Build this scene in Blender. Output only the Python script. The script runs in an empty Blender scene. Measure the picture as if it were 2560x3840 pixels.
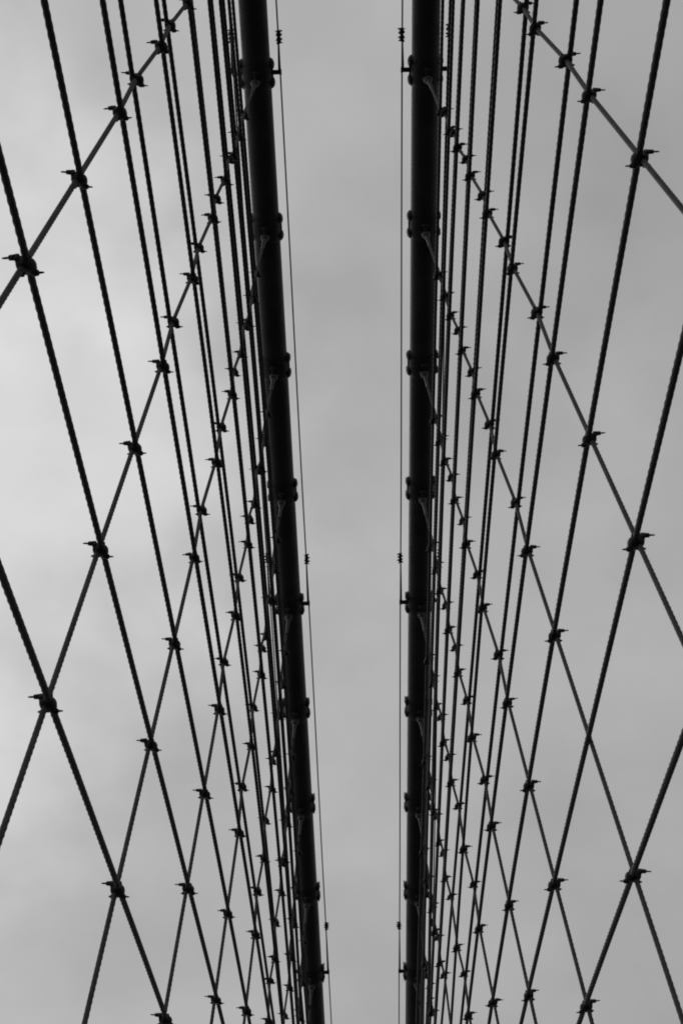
import bpy, math, random
import numpy as np
from mathutils import Matrix, Vector

random.seed(7); rng = np.random.default_rng(7)
scene = bpy.context.scene
col = scene.collection

# ------------------------------------------------------------------ camera
CAM_H = 1.65                                   # eye height above the boardwalk
cam_data = bpy.data.cameras.new('camera')
cam_data.sensor_fit = 'VERTICAL'
cam_data.sensor_width = 24.0; cam_data.sensor_height = 36.0
cam_data.lens = 50.0
cam_data.clip_start = 0.05; cam_data.clip_end = 20000.0
cam = bpy.data.objects.new('camera', cam_data)
cam.matrix_world = Matrix(((0.99959, 0.02867, 0.00150, 0.0),
                           (0.02534, -0.85650, -0.51552, 0.0),
                           (-0.01349, 0.51535, -0.85688, CAM_H),
                           (0, 0, 0, 1)))
col.objects.link(cam)
scene.camera = cam

# ------------------------------------------------------------------ sky
SUN_EL, SUN_AZ = math.radians(56), math.radians(-38)      # bright patch of cloud, ahead and to the left
world = bpy.data.worlds.new('World'); scene.world = world
world.use_nodes = True
nt = world.node_tree; nt.nodes.clear()
def N(t, **k):
    n = nt.nodes.new(t)
    for a, b in k.items(): setattr(n, a, b)
    return n
def math_node(op, a, b=None, clamp=False):
    n = N('ShaderNodeMath', operation=op); n.use_clamp = clamp
    for i, v in enumerate((a, b)):
        if v is None: continue
        if isinstance(v, (int, float)): n.inputs[i].default_value = v
        else: nt.links.new(v, n.inputs[i])
    return n.outputs[0]
tc = N('ShaderNodeTexCoord')
sky = N('ShaderNodeTexSky', sky_type='NISHITA', sun_disc=False)
sky.sun_elevation = SUN_EL; sky.sun_rotation = SUN_AZ
bw = N('ShaderNodeRGBToBW'); nt.links.new(sky.outputs[0], bw.inputs[0])
bg1 = N('ShaderNodeBackground'); bg1.inputs[1].default_value = 0.08
nt.links.new(bw.outputs[0], bg1.inputs[0])
sun_dir = Vector((math.sin(SUN_AZ)*math.cos(SUN_EL), math.cos(SUN_AZ)*math.cos(SUN_EL), math.sin(SUN_EL)))
dot = N('ShaderNodeVectorMath', operation='DOT_PRODUCT')
nt.links.new(tc.outputs['Generated'], dot.inputs[0]); dot.inputs[1].default_value = sun_dir
glow = N('ShaderNodeMapRange', interpolation_type='SMOOTHERSTEP')
glow.inputs[1].default_value = 0.93; glow.inputs[2].default_value = 1.004
glow.inputs[3].default_value = 0; glow.inputs[4].default_value = 1
n1 = N('ShaderNodeTexNoise'); n1.inputs['Scale'].default_value = 3.2; n1.inputs['Detail'].default_value = 5; n1.inputs['Roughness'].default_value = 0.52
n1.inputs['Distortion'].default_value = 0.4
n2 = N('ShaderNodeTexNoise'); n2.inputs['Scale'].default_value = 9.0; n2.inputs['Detail'].default_value = 4; n2.inputs['Roughness'].default_value = 0.5
mp = N('ShaderNodeMapping'); mp.inputs['Location'].default_value = (3.1, 1.7, 0.4); mp.inputs['Scale'].default_value = (1.0, 1.0, 1.6)
nt.links.new(tc.outputs['Generated'], mp.inputs[0])
for n in (n1, n2): nt.links.new(mp.outputs[0], n.inputs['Vector'])
nt.links.new(math_node('ADD', dot.outputs['Value'], math_node('MULTIPLY', math_node('SUBTRACT', n2.outputs[0], 0.5), 0.05)), glow.inputs[0])
sep = N('ShaderNodeSeparateXYZ'); nt.links.new(tc.outputs['Generated'], sep.inputs[0])
v = math_node('MULTIPLY', math_node('SUBTRACT', n1.outputs[0], 0.5), 0.27)
v2 = math_node('MULTIPLY', math_node('SUBTRACT', n2.outputs[0], 0.5), 0.14)
g = math_node('MULTIPLY', glow.outputs[0], 0.24)
xg = math_node('MULTIPLY', sep.outputs[0], -0.22)
tot = math_node('ADD', math_node('ADD', math_node('ADD', math_node('ADD', v, v2), g), xg), 0.434)
# below the horizon: dim haze over the land and the river
hz = N('ShaderNodeMapRange', interpolation_type='SMOOTHSTEP')
hz.inputs[1].default_value = -0.06; hz.inputs[2].default_value = 0.02; hz.inputs[3].default_value = 0.15; hz.inputs[4].default_value = 1.0
nt.links.new(sep.outputs[2], hz.inputs[0])
tot = math_node('MULTIPLY', tot, hz.outputs[0])
bg2 = N('ShaderNodeBackground'); bg2.inputs[1].default_value = 1.0
nt.links.new(tot, bg2.inputs[0])
mix = N('ShaderNodeMixShader'); mix.inputs[0].default_value = 0.96      # solid cloud cover over a little clear sky
nt.links.new(bg1.outputs[0], mix.inputs[1]); nt.links.new(bg2.outputs[0], mix.inputs[2])
out = N('ShaderNodeOutputWorld'); nt.links.new(mix.outputs[0], out.inputs[0])

sun = bpy.data.lights.new('sun', 'SUN'); sun.energy = 0.5; sun.angle = math.radians(40); sun.color = (1, 1, 1)
so = bpy.data.objects.new('sun', sun); col.objects.link(so)
so.rotation_euler = (-sun_dir).to_track_quat('-Z', 'Y').to_euler(); so.location = (0, 0, 60)

scene.view_settings.view_transform = 'Standard'; scene.view_settings.look = 'None'
scene.view_settings.exposure = 0; scene.view_settings.gamma = 1
scene.view_settings.use_curve_mapping = False
scene.render.filter_size = 1.9; scene.cycles.filter_width = 1.9

# ------------------------------------------------------------------ materials (a grey, black-and-white picture)
def material(name, base, rough=0.6, metal=0.0, var=0.3, scale=8.0, bump=0.0, bump_scale=60.0, spec=0.5, rings=None):
    m = bpy.data.materials.new(name); m.use_nodes = True
    t = m.node_tree; b = t.nodes['Principled BSDF']
    b.inputs['Roughness'].default_value = rough; b.inputs['Metallic'].default_value = metal
    b.inputs['Specular IOR Level'].default_value = spec
    co = t.nodes.new('ShaderNodeTexCoord')
    no = t.nodes.new('ShaderNodeTexNoise'); no.inputs['Scale'].default_value = scale; no.inputs['Detail'].default_value = 6
    t.links.new(co.outputs['Object'], no.inputs['Vector'])
    cr = t.nodes.new('ShaderNodeMapRange'); cr.inputs[1].default_value = 0.3; cr.inputs[2].default_value = 0.7
    cr.inputs[3].default_value = base*(1-var); cr.inputs[4].default_value = base*(1+var)
    t.links.new(no.outputs[0], cr.inputs[0])
    cc = t.nodes.new('ShaderNodeCombineColor')
    for i in range(3): t.links.new(cr.outputs[0], cc.inputs[i])
    t.links.new(cc.outputs[0], b.inputs['Base Color'])
    h = None
    if bump:
        nb = t.nodes.new('ShaderNodeTexNoise'); nb.inputs['Scale'].default_value = bump_scale; nb.inputs['Detail'].default_value = 4
        t.links.new(co.outputs['Object'], nb.inputs['Vector'])
        bp = t.nodes.new('ShaderNodeBump'); bp.inputs['Strength'].default_value = bump; bp.inputs['Distance'].default_value = 0.01
        t.links.new(nb.outputs[0], bp.inputs['Height']); h = bp
    if rings:
        wv = t.nodes.new('ShaderNodeTexWave'); wv.wave_type = 'BANDS'; wv.bands_direction = 'Y'
        wv.inputs['Scale'].default_value = rings; wv.inputs['Distortion'].default_value = 0.6; wv.inputs['Detail'].default_value = 2
        t.links.new(co.outputs['Object'], wv.inputs['Vector'])
        b2 = t.nodes.new('ShaderNodeBump'); b2.inputs['Strength'].default_value = 0.25; b2.inputs['Distance'].default_value = 0.004
        t.links.new(wv.outputs[0], b2.inputs['Height'])
        if h: t.links.new(h.outputs[0], b2.inputs['Normal'])
        h = b2
    if h: t.links.new(h.outputs[0], b.inputs['Normal'])
    return m
M_CABLE = material('wrapped_cable_paint', 0.038, 0.5, var=0.35, scale=2.2, bump=0.4, bump_scale=24, rings=14, spec=0.25)
M_BAND = material('cable_band_paint', 0.030, 0.55, var=0.4, scale=14, bump=0.4, bump_scale=70, spec=0.25)
M_SUSP = material('suspender_rope_wire', 0.050, 0.65, var=0.35, scale=9, bump=0.3, bump_scale=200, spec=0.3)
M_STAY = material('stay_rope_wire', 0.040, 0.65, var=0.35, scale=9, bump=0.3, bump_scale=200, spec=0.3)
M_CLAMP = material('clamp_iron', 0.022, 0.6, var=0.4, scale=40, bump=0.5, bump_scale=120, spec=0.3)
M_SOCKET = material('socket_zinc', 0.030, 0.55, var=0.25, scale=30, bump=0.3, bump_scale=90)
M_WIRE = material('hand_wire', 0.05, 0.6, var=0.2, scale=20)
M_WOOD = material('boardwalk_wood', 0.10, 0.8, var=0.3, scale=4, bump=0.4)
M_ROAD = material('roadway_asphalt', 0.05, 0.9, var=0.2, scale=6, bump=0.3)
M_WATER = material('river_water', 0.02, 0.15, var=0.2, scale=0.05, bump=0.5, bump_scale=0.6)

# ------------------------------------------------------------------ helpers
def mesh_np(name, verts, faces, mat, smooth=True):
    me = bpy.data.meshes.new(name)
    verts = np.asarray(verts, dtype=np.float32); 
    if isinstance(faces, np.ndarray):
        nf, k = faces.shape
        me.vertices.add(len(verts)); me.vertices.foreach_set('co', verts.ravel())
        me.loops.add(nf*k); me.loops.foreach_set('vertex_index', faces.astype(np.int32).ravel())
        me.polygons.add(nf); me.polygons.foreach_set('loop_start', np.arange(nf, dtype=np.int32)*k)
        me.update(calc_edges=True)
    else:
        me.from_pydata([tuple(map(float, v)) for v in verts], [], faces); me.update()
    me.materials.append(mat)
    if smooth: me.polygons.foreach_set('use_smooth', np.ones(len(me.polygons), dtype=bool))
    me.validate()
    return me
def link(name, me, parent=None, kind=None, label=None, cat=None, group=None):
    o = bpy.data.objects.new(name, me); col.objects.link(o)
    if parent is not None: o.parent = parent
    if kind: o['kind'] = kind
    if label: o['label'] = label
    if cat: o['category'] = cat
    if group: o['group'] = group
    return o
class MB:                                        # a small collector of solids that become ONE mesh
    def __init__(s): s.v = []; s.f = []
    def add(s, v, f):
        b = len(s.v); s.v += [tuple(map(float, p)) for p in v]; s.f += [tuple(i+b for i in q) for q in f]
    def lathe(s, c, axis, prof, n=14, ref=None, wob=0.0):          # prof: (distance along axis, radius)
        a = Vector(axis).normalized(); r = Vector(ref) if ref else (Vector((0, 0, 1)) if abs(a.z) < .9 else Vector((1, 0, 0)))
        u = a.cross(r).normalized(); w = a.cross(u); c = Vector(c); v = []; f = []
        for d, rad in prof:
            for i in range(n):
                t = 2*math.pi*i/n; k = 1 + (random.uniform(-wob, wob) if wob else 0)
                v.append(c + a*d + (u*math.cos(t) + w*math.sin(t))*rad*k)
        for j in range(len(prof)-1):
            for i in range(n):
                f.append((j*n+i, j*n+(i+1) % n, (j+1)*n+(i+1) % n, (j+1)*n+i))
        f.append(tuple(reversed(range(n)))); f.append(tuple((len(prof)-1)*n+i for i in range(n)))
        s.add(v, f)
    def blob(s, c, r, n=12, m=7, power=1.0):
        v = []; f = []; c = Vector(c)
        for j in range(m+1):
            p = math.pi*j/m
            for i in range(n):
                t = 2*math.pi*i/n
                x, y, z = math.sin(p)*math.cos(t), math.sin(p)*math.sin(t), math.cos(p)
                v.append((c.x+r[0]*x, c.y+r[1]*math.copysign(abs(y)**power, y), c.z+r[2]*math.copysign(abs(z)**power, z)))
        for j in range(m):
            for i in range(n): f.append((j*n+i, (j+1)*n+i, (j+1)*n+(i+1) % n, j*n+(i+1) % n))
        s.add(v, f)
    def box(s, lo, hi, ch=0.0):
        (a, b, c), (d, e, g) = lo, hi
        if ch <= 0:
            v = [(a,b,c),(d,b,c),(d,e,c),(a,e,c),(a,b,g),(d,b,g),(d,e,g),(a,e,g)]
            s.add(v, [(3,2,1,0),(4,5,6,7),(0,1,5,4),(1,2,6,5),(2,3,7,6),(3,0,4,7)]); return
        ring = lambda z, k: [(a+k+ch*0, b+ch, z), (a+ch, b+k, z), (d-ch, b+k, z), (d-k, b+ch, z), (d-k, e-ch, z), (d-ch, e-k, z), (a+ch, e-k, z), (a+k, e-ch, z)]
        v = ring(c, ch*.6) + ring(c+ch, 0) + ring(g-ch, 0) + ring(g, ch*.6)
        f = [tuple(reversed(range(8))), tuple(24+i for i in range(8))]
        for j in range(3):
            for i in range(8): f.append((j*8+i, j*8+(i+1) % 8, (j+1)*8+(i+1) % 8, (j+1)*8+i))
        s.add(v, f)
    def mesh(s, name, mat, smooth=True):
        me = mesh_np(name, s.v, s.f, mat, smooth)
        return me

def tube(pts, n, rad, lobes=6, depth=0.0, pitch=0.28, sides=12, phase=0.0, name='rope', mat=None, side_vec=None):
    """A tube along pts; with depth > 0 a rope whose strands wind round it."""
    pts = np.asarray(pts, float); T = np.gradient(pts, axis=0); T /= np.linalg.norm(T, axis=1)[:, None]
    U = np.tile(np.asarray(side_vec, float), (len(pts), 1)); U -= (U*T).sum(1)[:, None]*T; U /= np.linalg.norm(U, axis=1)[:, None]
    V = np.cross(T, U)
    L = np.concatenate([[0], np.cumsum(np.linalg.norm(np.diff(pts, axis=0), axis=1))])
    ang = np.arange(sides)*2*np.pi/sides
    prof = rad*(1 + depth*np.cos(lobes*ang)) if depth else rad*np.ones(sides)
    if depth:
        tw = (L/pitch*2*np.pi + phase)
    else: tw = np.zeros_like(L)
    A = ang[None, :] + tw[:, None]
    R = np.broadcast_to(prof[None, :], A.shape)
    P = pts[:, None, :] + (np.cos(A)*R)[..., None]*U[:, None, :] + (np.sin(A)*R)[..., None]*V[:, None, :]
    m = len(pts); i = np.arange(m-1)[:, None]*sides; j = np.arange(sides)[None, :]; k = (j+1) % sides
    F = np.stack([i+j, i+k, i+sides+k, i+sides+j], -1).reshape(-1, 4)
    return mesh_np(name, P.reshape(-1, 3), F, mat)

# ------------------------------------------------------------------ geometry of the two cable planes
SIDES = {
 'left':  dict(P=np.array([-1.0564, 5.056, 20.647+CAM_H]), dc=np.array([0.00787, 0.99966, -0.02485]), ds=np.array([0.05039, 0.00128, 0.99873]), n=np.array([0.99869, -0.00911, -0.05038]), s0=0.12, b0=0.02),
 'right': dict(P=np.array([1.3441, 5.117, 20.615+CAM_H]), dc=np.array([-0.00787, 0.99967, -0.02464]), ds=np.array([-0.05032, -0.00128, 0.99873]), n=np.array([-0.99869, -0.00911, -0.05033]), s0=0.0, b0=-0.03),
}
BAND_PITCH = 2.263; PITCH = 2.285                                     # spacing of the cable bands along the bridge
LAT = 0.041                                       # stays run this far off the suspenders' plane
R_CABLE = 0.20; R_SUSP = 0.0180; R_STAY = 0.0214
def P3(S, s, h, lat=0.0): return S['P'] + S['dc']*s + S['ds']*h + S['n']*lat
def frame(S, X, Y, Z, o):
    return Matrix([[X[i], Y[i], Z[i], o[i]] for i in range(3)] + [[0, 0, 0, 1]])

# stays: (face of the suspenders they run on, curve h = a s^2 + b s + c in the plane)
STAYS = {
 'left': [('i',-0.0015,0.36887,-14.1954),('i',-0.0013,0.32882,-12.5298),('i',-0.00214,0.29859,-11.0792),('i',-0.00166,0.26905,-9.6088),('o',-0.00159,0.24809,-8.65021),('i',-0.00505,0.23234,-7.59446),('o',-0.00588,0.23037,-6.74232),('i',-0.00574,0.20629,-5.8638),('o',-0.00479,0.1943,-5.20923),('i',-0.0044,0.14019,-4.57231),('o',-0.00634,0.16714,-3.74274),('i',-0.00668,0.15657,-3.6231),('o',-0.00624,0.14678,-2.74662),('i',-0.00644,0.15366,-2.8382),('o',-0.00464,0.12404,-1.81927)],
 'right': [('i',-0.0015,0.37805,-14.1856),('i',-0.0007,0.32968,-12.6017),('i',-0.00201,0.30674,-11.1331),('i',-0.00197,0.27957,-9.68919),('o',-0.0012,0.25055,-8.70416),('i',-0.00381,0.22941,-7.62787),('o',0.00052,0.20393,-6.88306),('i',-0.00054,0.17494,-6.03385),('o',-0.00044,0.1714,-5.43774),('i',-0.00091,0.13677,-4.7459),('o',-0.00094,0.13593,-4.12229),('i',-0.00509,0.15271,-3.66322),('o',-0.00566,0.16739,-3.02467),('i',-0.0016,0.10397,-2.92837),('o',-0.00062,0.08288,-2.11263),('i',0.00136,0.04833,-2.05268)],
}
APEX = (43.2, 1.5)
def stay_h(st, s):
    _, a, b, c = st
    e = 16.0
    if s <= e and s >= -4.5: return a*s*s + b*s + c
    if s > e:
        h1 = a*e*e + b*e + c
        return h1 + (APEX[1]-h1)*(s-e)/(APEX[0]-e)
    e = -4.5; return (a*e*e+b*e+c) + (2*a*e+b)*(s-e)

# ------------------------------------------------------------------ ground far below the frame
def sheet(name, x0, x1, y0, y1, z, mat, nx=2, ny=2):
    me = bpy.data.meshes.new(name)
    me.from_pydata([(x0, y0, z), (x1, y0, z), (x1, y1, z), (x0, y1, z)], [], [(0, 1, 2, 3)]); me.materials.append(mat)
    return link(name, me, kind='structure')
sheet('river', -6000, 6000, -6000, 6000, -41, M_WATER)
m = MB(); m.box((-12.8, -70, -5.6), (13.1, 60, -5.0)); link('roadway', m.mesh('roadway', M_ROAD, False), kind='structure')
m = MB(); m.box((-2.1, -70, -0.15), (2.4, 60, 0.0)); link('boardwalk', m.mesh('boardwalk', M_WOOD, False), kind='structure')

ORD = ['first', 'second', 'third', 'fourth', 'fifth', 'sixth', 'seventh', 'eighth', 'ninth', 'tenth', 'eleventh', 'twelfth', 'thirteenth', 'fourteenth', 'fifteenth', 'sixteenth']

# ------------------------------------------------------------------ shared small meshes
# frame of these: X towards the bridge's centreline, Y along the rope or cable, Z up in the plane
def clamp_meshes():
    b = MB()
    b.blob((0.048, 0.004, -0.004), (0.041, 0.050, 0.039), 14, 8, .85)      # saddle over the stay
    b.blob((0.004, -0.004, 0.004), (0.031, 0.042, 0.038), 12, 7, .85)     # saddle over the suspender
    b.box((0.000, -0.046, -0.032), (0.052, 0.046, 0.032), 0.010)
    b.box((0.050, 0.014, -0.042), (0.078, 0.052, -0.004), 0.008)
    b.box((-0.026, -0.052, 0.000), (0.004, -0.010, 0.040), 0.006)
    body = b.mesh('clamp_body', M_CLAMP)
    u = MB(); a = (-0.038, 0.024)                       # upper bolt: its nut and tail stick out on the outer side
    u.lathe((0, a[0], a[1]), (1, 0, 0), [(-0.096, .0035), (-0.080, .0062), (0.065, .0072)], 8)
    u.lathe((0, a[0], a[1]), (1, 0, 0), [(-0.060, .009), (-0.056, .0150), (-0.040, .0165), (-0.020, .0180)], 6)
    u.lathe((0, a[0], a[1]), (1, 0, 0), [(0.048, .013), (0.052, .017), (0.062, .015)], 6)
    u1 = u.mesh('clamp_bolt', M_CLAMP)
    u = MB(); a = (0.036, -0.026)                       # lower bolt: tail on the inner side
    u.lathe((0, a[0], a[1]), (1, 0, 0), [(-0.038, .0060), (0.108, .0064), (0.124, .0035)], 8)
    u.lathe((0, a[0], a[1]), (1, 0, 0), [(0.060, .019), (0.078, .0185), (0.092, .016), (0.097, .009)], 6)
    u.lathe((0, a[0], a[1]), (1, 0, 0), [(-0.028, .009), (-0.018, .016), (0.010, .017)], 6)
    u2 = u.mesh('clamp_bolt', M_CLAMP)
    return body, u1, u2
CL_BODY, CL_U1, CL_U2 = clamp_meshes()

def band_meshes():
    b = MB(); r = R_CABLE
    prof = [(-.205, r-.004), (-.203, r+.002), (-.19, r+.005), (-.165, r+.011), (-.125, r+.015), (-.085, r+.016), (-.05, r+.020), (.05, r+.020), (.085, r+.016), (.125, r+.015), (.165, r+.011), (.19, r+.005), (.203, r+.002), (.205, r-.004)]
    n = 40; v = []; f = []
    for d, rad in prof:
        for i in range(n):
            t = 2*math.pi*i/n; v.append((math.cos(t)*rad, d, math.sin(t)*rad))
    for j in range(len(prof)-1):
        for i in range(n): f.append((j*n+i, (j+1)*n+i, (j+1)*n+(i+1) % n, j*n+(i+1) % n))
    b.add(v, f)
    for sx in (-1, 1):
        for sy in (-.125, .125):
            b.blob((sx*(r-.008), sy, 0), (.066, .094, .090), 18, 10)      # bolt lugs on the flanks
        b.box((min(sx*(r-.02), sx*(r+.035)), -.07, -.03), (max(sx*(r-.02), sx*(r+.035)), .07, .03), .01)
    body = b.mesh('cable_band', M_BAND)
    # bolts through the lugs
    u = MB(); u.lathe((0, 0, 0), (0, 0, 1), [(-.150, .004), (-.142, .009), (.142, .009), (.150, .004)], 8)
    u.lathe((0, 0, 0), (0, 0, 1), [(-.112, .010), (-.108, .018), (-.085, .020), (-.06, .022)], 6)
    u.lathe((0, 0, 0), (0, 0, 1), [(.06, .022), (.085, .020), (.108, .018), (.112, .010)], 6)
    bolt = u.mesh('band_bolt', M_BAND)
    # lug under the band that carries the suspender
    h = MB()
    for y in (-.055, .055): h.box((-.045, y-.017, -.29), (.045, y+.017, -.17), .010)
    h.lathe((0, -.085, -.255), (0, 1, 0), [(0, .012), (.005, .022), (.165, .022), (.17, .012)], 10)
    hang = h.mesh('hanger_lug', M_BAND)
    # arm for the hand wires
    a = MB()
    a.box((.222, -.030, -.028), (.335, .030, .028), .008); a.box((.325, -.038, -.040), (.352, .042, .040), .008)
    arm_p = a.mesh('wire_arm', M_CLAMP)
    a = MB()
    a.box((-.335, -.030, -.028), (-.222, .030, .028), .008); a.box((-.352, -.038, -.040), (-.325, .042, .040), .008)
    arm_m = a.mesh('wire_arm', M_CLAMP)
    return body, bolt, hang, arm_p, arm_m
BAND, BOLT, HANG, ARM_P, ARM_M = band_meshes()

def socket_mesh():
    s = MB()
    s.lathe((0, 0, 0), (0, 0, 1), [(-.80, .0185), (-.78, .0225), (-.60, .024), (-.44, .030), (-.385, .036)], 14)
    s.lathe((0, 0, 0), (0, 0, 1), [(-.385, .034), (-.380, .044), (-.362, .055), (-.335, .060), (-.308, .055), (-.29, .045), (-.285, .030)], 16)
    s.box((-.062, -.03, -.34), (-.030, .03, -.225), .010); s.box((.030, -.03, -.34), (.062, .03, -.225), .010)
    return s.mesh('rope_socket', M_SOCKET)
SOCKET = socket_mesh()
def pin_mesh():
    s = MB(); s.lathe((-.078, 0, -.255), (1, 0, 0), [(0, .012), (.004, .022), (.012, .022), (.013, .017), (.143, .017), (.144, .022), (.152, .022), (.156, .012)], 10)
    return s.mesh('socket_pin', M_CLAMP)
PIN = pin_mesh()
def clip_mesh():                                    # one cable clip; three sit close together where a wire is joined
    s = MB()
    s.blob((0.002, 0, 0), (.026, .030, .028), 10, 6, .85)
    s.lathe((-.036, -.014, .012), (1, 0, 0), [(0, .004), (.006, .007), (.072, .007), (.088, .004)], 6)
    s.lathe((-.030, .016, -.012), (1, 0, 0), [(0, .007), (.060, .007), (.072, .004)], 6)
    s.lathe((.022, -.014, .012), (1, 0, 0), [(0, .013), (.013, .013)], 6)
    s.lathe((-.032, .016, -.012), (1, 0, 0), [(0, .012), (.012, .012)], 6)
    return s.mesh('wire_clip', M_CLAMP)
CLIP = clip_mesh()

n_clamps = 0
for side, S in SIDES.items():
    dc, ds, n = S['dc'], S['ds'], S['n']
    zc = np.cross(n, dc) if np.dot(np.cross(n, dc), ds) > 0 else -np.cross(n, dc)
    zc /= np.linalg.norm(zc)
    # ---------------- main cable with its bands
    root = bpy.data.objects.new('main_cable', None); col.objects.link(root)
    root.empty_display_size = 0.3
    root['label'] = 'thick black %s main cable with bolted bands, running the height of the picture' % side
    root['category'] = 'cable'; root['group'] = 'main suspension cables'
    root.matrix_world = frame(S, n, dc, zc, S['P'])
    L = np.arange(-14, 44, 0.5)
    pts = np.stack([np.zeros_like(L), L, 0.00002*np.clip(L-20, 0, None)**2], 1)
    ring = tube(pts, None, R_CABLE, sides=48, name='cable_body', mat=M_CABLE, side_vec=(1, 0, 0))
    link('cable_body', ring, root)
    for k in range(-2, 13):
        s = S['b0'] + BAND_PITCH*k
        bo = link('cable_band', BAND, root); bo.location = (0, s, 0); bo.rotation_euler = (0, random.uniform(-.03, .03), 0)
        for sx in (-1, 1):
            for sy in (-.125, .125):
                t = link('band_bolt', BOLT, bo); t.location = (sx*(R_CABLE+.030), sy, random.uniform(-.008, .008))
        link('hanger_lug', HANG, bo)
        if k % 4 == 0:
            link('wire_arm', ARM_P, bo).location = (0, -.01, 0); link('wire_arm', ARM_M, bo).location = (0, -.01, 0)
    # ---------------- hand wires on both flanks
    for sx, where in ((1, 'inner'), (-1, 'outer')):
        hw = bpy.data.objects.new('hand_wire', None); col.objects.link(hw)
        hw.matrix_world = frame(S, n, dc, zc, P3(S, 0, 0, sx*0.335)); hw.empty_display_size = .2
        hw['label'] = 'thin hand wire with small clips strung along the %s side of the %s main cable' % (where, side)
        hw['category'] = 'wire'; hw['group'] = 'hand wires beside the main cables'
        L = np.arange(-12, 42, 0.25)
        ph = (L - S['b0'])/(4*BAND_PITCH); sag = -0.05*(1-np.abs(2*(ph-np.floor(ph))-1)**2)
        link('wire', tube(np.stack([0.003*np.sin(L*.7), L, sag], 1), None, 0.0115, sides=8, name='wire', mat=M_WIRE, side_vec=(1, 0, 0)), hw)
        for k, off in ((0, -.50), (4, -.93), (8, -1.34)):
            sb = S['b0'] + BAND_PITCH*k
            off = off + (0 if sx > 0 else -.03)
            for q in (-1, 0, 1):
                c = link('wire_clip', CLIP, hw); c.location = (0.004, sb+off+q*.060, -.02 if off > -.7 else -.03)
                c.rotation_euler = (0, random.uniform(-.35, .35), random.uniform(-.12, .12)); c.scale = (random.uniform(1.0, 1.25), 1.3, 1.25)
            t = np.linspace(0, 1, 12)
            wp = np.stack([-sx*(0.002 + 0.020*t)*(1 if sx > 0 else 1)*sx, sb+off + (-off)*t, -.024*(1-t)], 1)
            link('wire_tail', tube(wp, None, 0.0100, sides=8, name='wire_tail', mat=M_WIRE, side_vec=(1, 0, 0)), hw)
    # ---------------- stay ropes
    st_list = STAYS[side]
    for k, st in enumerate(st_list):
        fine = 0.022
        s_fine = np.arange(-4.2, 15.0, fine); s_lo = np.arange(-22, -4.2, .4); s_hi = np.arange(15.0, APEX[0]-.2, .4)
        ss = np.concatenate([s_lo, s_fine, s_hi]); hh = np.array([stay_h(st, x) for x in ss])
        keep = hh > -22.0; ss = ss[keep]; hh = hh[keep]
        lat = LAT if st[0] == 'i' else -LAT
        wave = 0.0015*np.sin(ss*2.1+k) 
        pts = S['P'] + np.outer(ss, dc) + np.outer(hh+wave, ds) + lat*n - 0
        org = pts[0].copy()
        me = tube(pts-org, None, R_STAY*(1+0.03*random.uniform(-1, 1)), depth=0.075, pitch=0.40, sides=12, phase=random.uniform(0, 6), name='stay_rope', mat=M_STAY, side_vec=n)
        o = link('stay_rope', me, label='%s dark diagonal stay rope counted in from the lower %s corner of the picture' % (ORD[k], side),
                 cat='stay rope', group='diagonal stay ropes')
        o.location = org
    # ---------------- suspender ropes, each hanging from its band, with the clamps that hold the stays
    for k in range(-1, 9):
        s = S['s0'] + PITCH*k + (0.025 if side == 'left' else 0.015)*min(max(k, 0), 3) - ((0.08 if side == 'right' else 0.035) if k < 0 else 0)      # bands are not spaced quite evenly
        sr = bpy.data.objects.new('suspender_rope', None); col.objects.link(sr)
        zz = ds; xx = n; yy = np.cross(zz, xx)
        org = P3(S, s, 0)
        sr.matrix_world = frame(S, xx, yy, zz, org); sr.empty_display_size = .2
        sr['category'] = 'suspender rope'; sr['group'] = 'suspender ropes under the main cables'
        if k >= 0: sr['label'] = 'grey clamped suspender rope hanging from the %s bolted band down the %s main cable' % (ORD[k], side)
        else: sr['label'] = 'grey clamped suspender rope crossing the upper %s corner, its band out of view' % side
        inv = np.array(sr.matrix_world.inverted())
        h = np.concatenate([np.arange(-.74, -15.6, -.024), np.arange(-15.6, -24.5, -.4)])
        # the clamps tug the rope a little towards the stay they hold
        crossings = []
        for j, st in enumerate(st_list):
            hs = stay_h(st, s)
            if hs > -0.95 or hs < -19.5: continue
            if side == 'right' and j == 1 and k == 1: continue          # one crossing has no clamp
            crossings.append((hs, st, j))
        x_off = np.zeros_like(h)
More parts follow.
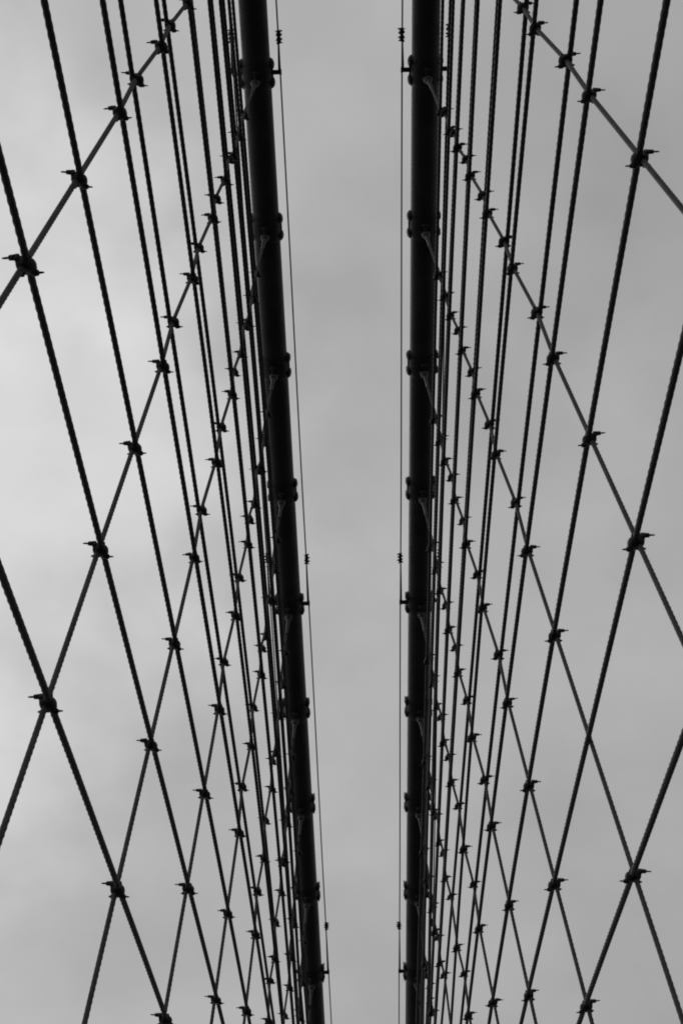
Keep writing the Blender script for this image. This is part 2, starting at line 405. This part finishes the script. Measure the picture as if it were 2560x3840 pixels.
        hx = sorted([(hs, 0.016 if st[0] == 'i' else -0.016) for hs, st, j in crossings])
        if hx:
            a = [-24.5] + [q[0] for q in hx] + [-.7]; b = [0] + [q[1] for q in hx] + [0]
            x_off = np.interp(h, a, b)
        ker = np.hanning(21); ker /= ker.sum(); xo = np.convolve(np.pad(x_off, 10, mode='edge'), ker, 'valid')
        # the rope hangs a touch out of plumb from its band; lean measured along the bridge
        lean = float(np.dot(dc*(S['b0'] + 0.06 + BAND_PITCH*k - s), yy))
        if k < 0: lean = 0.0
        yo = lean*np.clip((h + 6.0)/5.6, 0, 1)
        pts = np.stack([xo, yo, h], 1)
        link('rope', tube(pts, None, R_SUSP*(1+0.03*random.uniform(-1, 1)), depth=0.06, pitch=0.32, sides=12, phase=random.uniform(0, 6), name='rope', mat=M_SUSP, side_vec=(1, 0, 0)), sr)
        link('rope_socket', SOCKET, sr).location = (0, lean, 0); link('socket_pin', PIN, sr).location = (0, lean, 0)
        for hs, st, j in crossings:
            e = 0.05; tvec = dc + ds*((stay_h(st, s+e)-stay_h(st, s-e))/(2*e)); tvec /= np.linalg.norm(tvec)
            Z = np.cross(n, tvec); Z = Z if np.dot(Z, ds) > 0 else -Z; Z /= np.linalg.norm(Z)
            inner = st[0] == 'i'
            org2 = P3(S, s, hs, 0.0 if inner else -LAT)
            mw = frame(S, n, tvec, Z, org2)
            c = link('rope_clamp', CL_BODY, sr)
            jit = Matrix.Translation((0, 0, 0)) @ Matrix.Rotation(random.uniform(-.30, .30), 4, 'X') @ Matrix.Rotation(random.uniform(-.10, .10), 4, 'Z') @ Matrix.Rotation(random.uniform(-.08, .08), 4, 'Y') @ Matrix.Diagonal((random.uniform(.90, 1.03), random.uniform(.88, 1.08), random.uniform(.88, 1.08), 1))
            c.matrix_parent_inverse = Matrix.Identity(4)
            c.matrix_local = sr.matrix_world.inverted() @ mw @ jit
            link('clamp_bolt', CL_U1, c); link('clamp_bolt', CL_U2, c)
            n_clamps += 1
print('clamps', n_clamps)
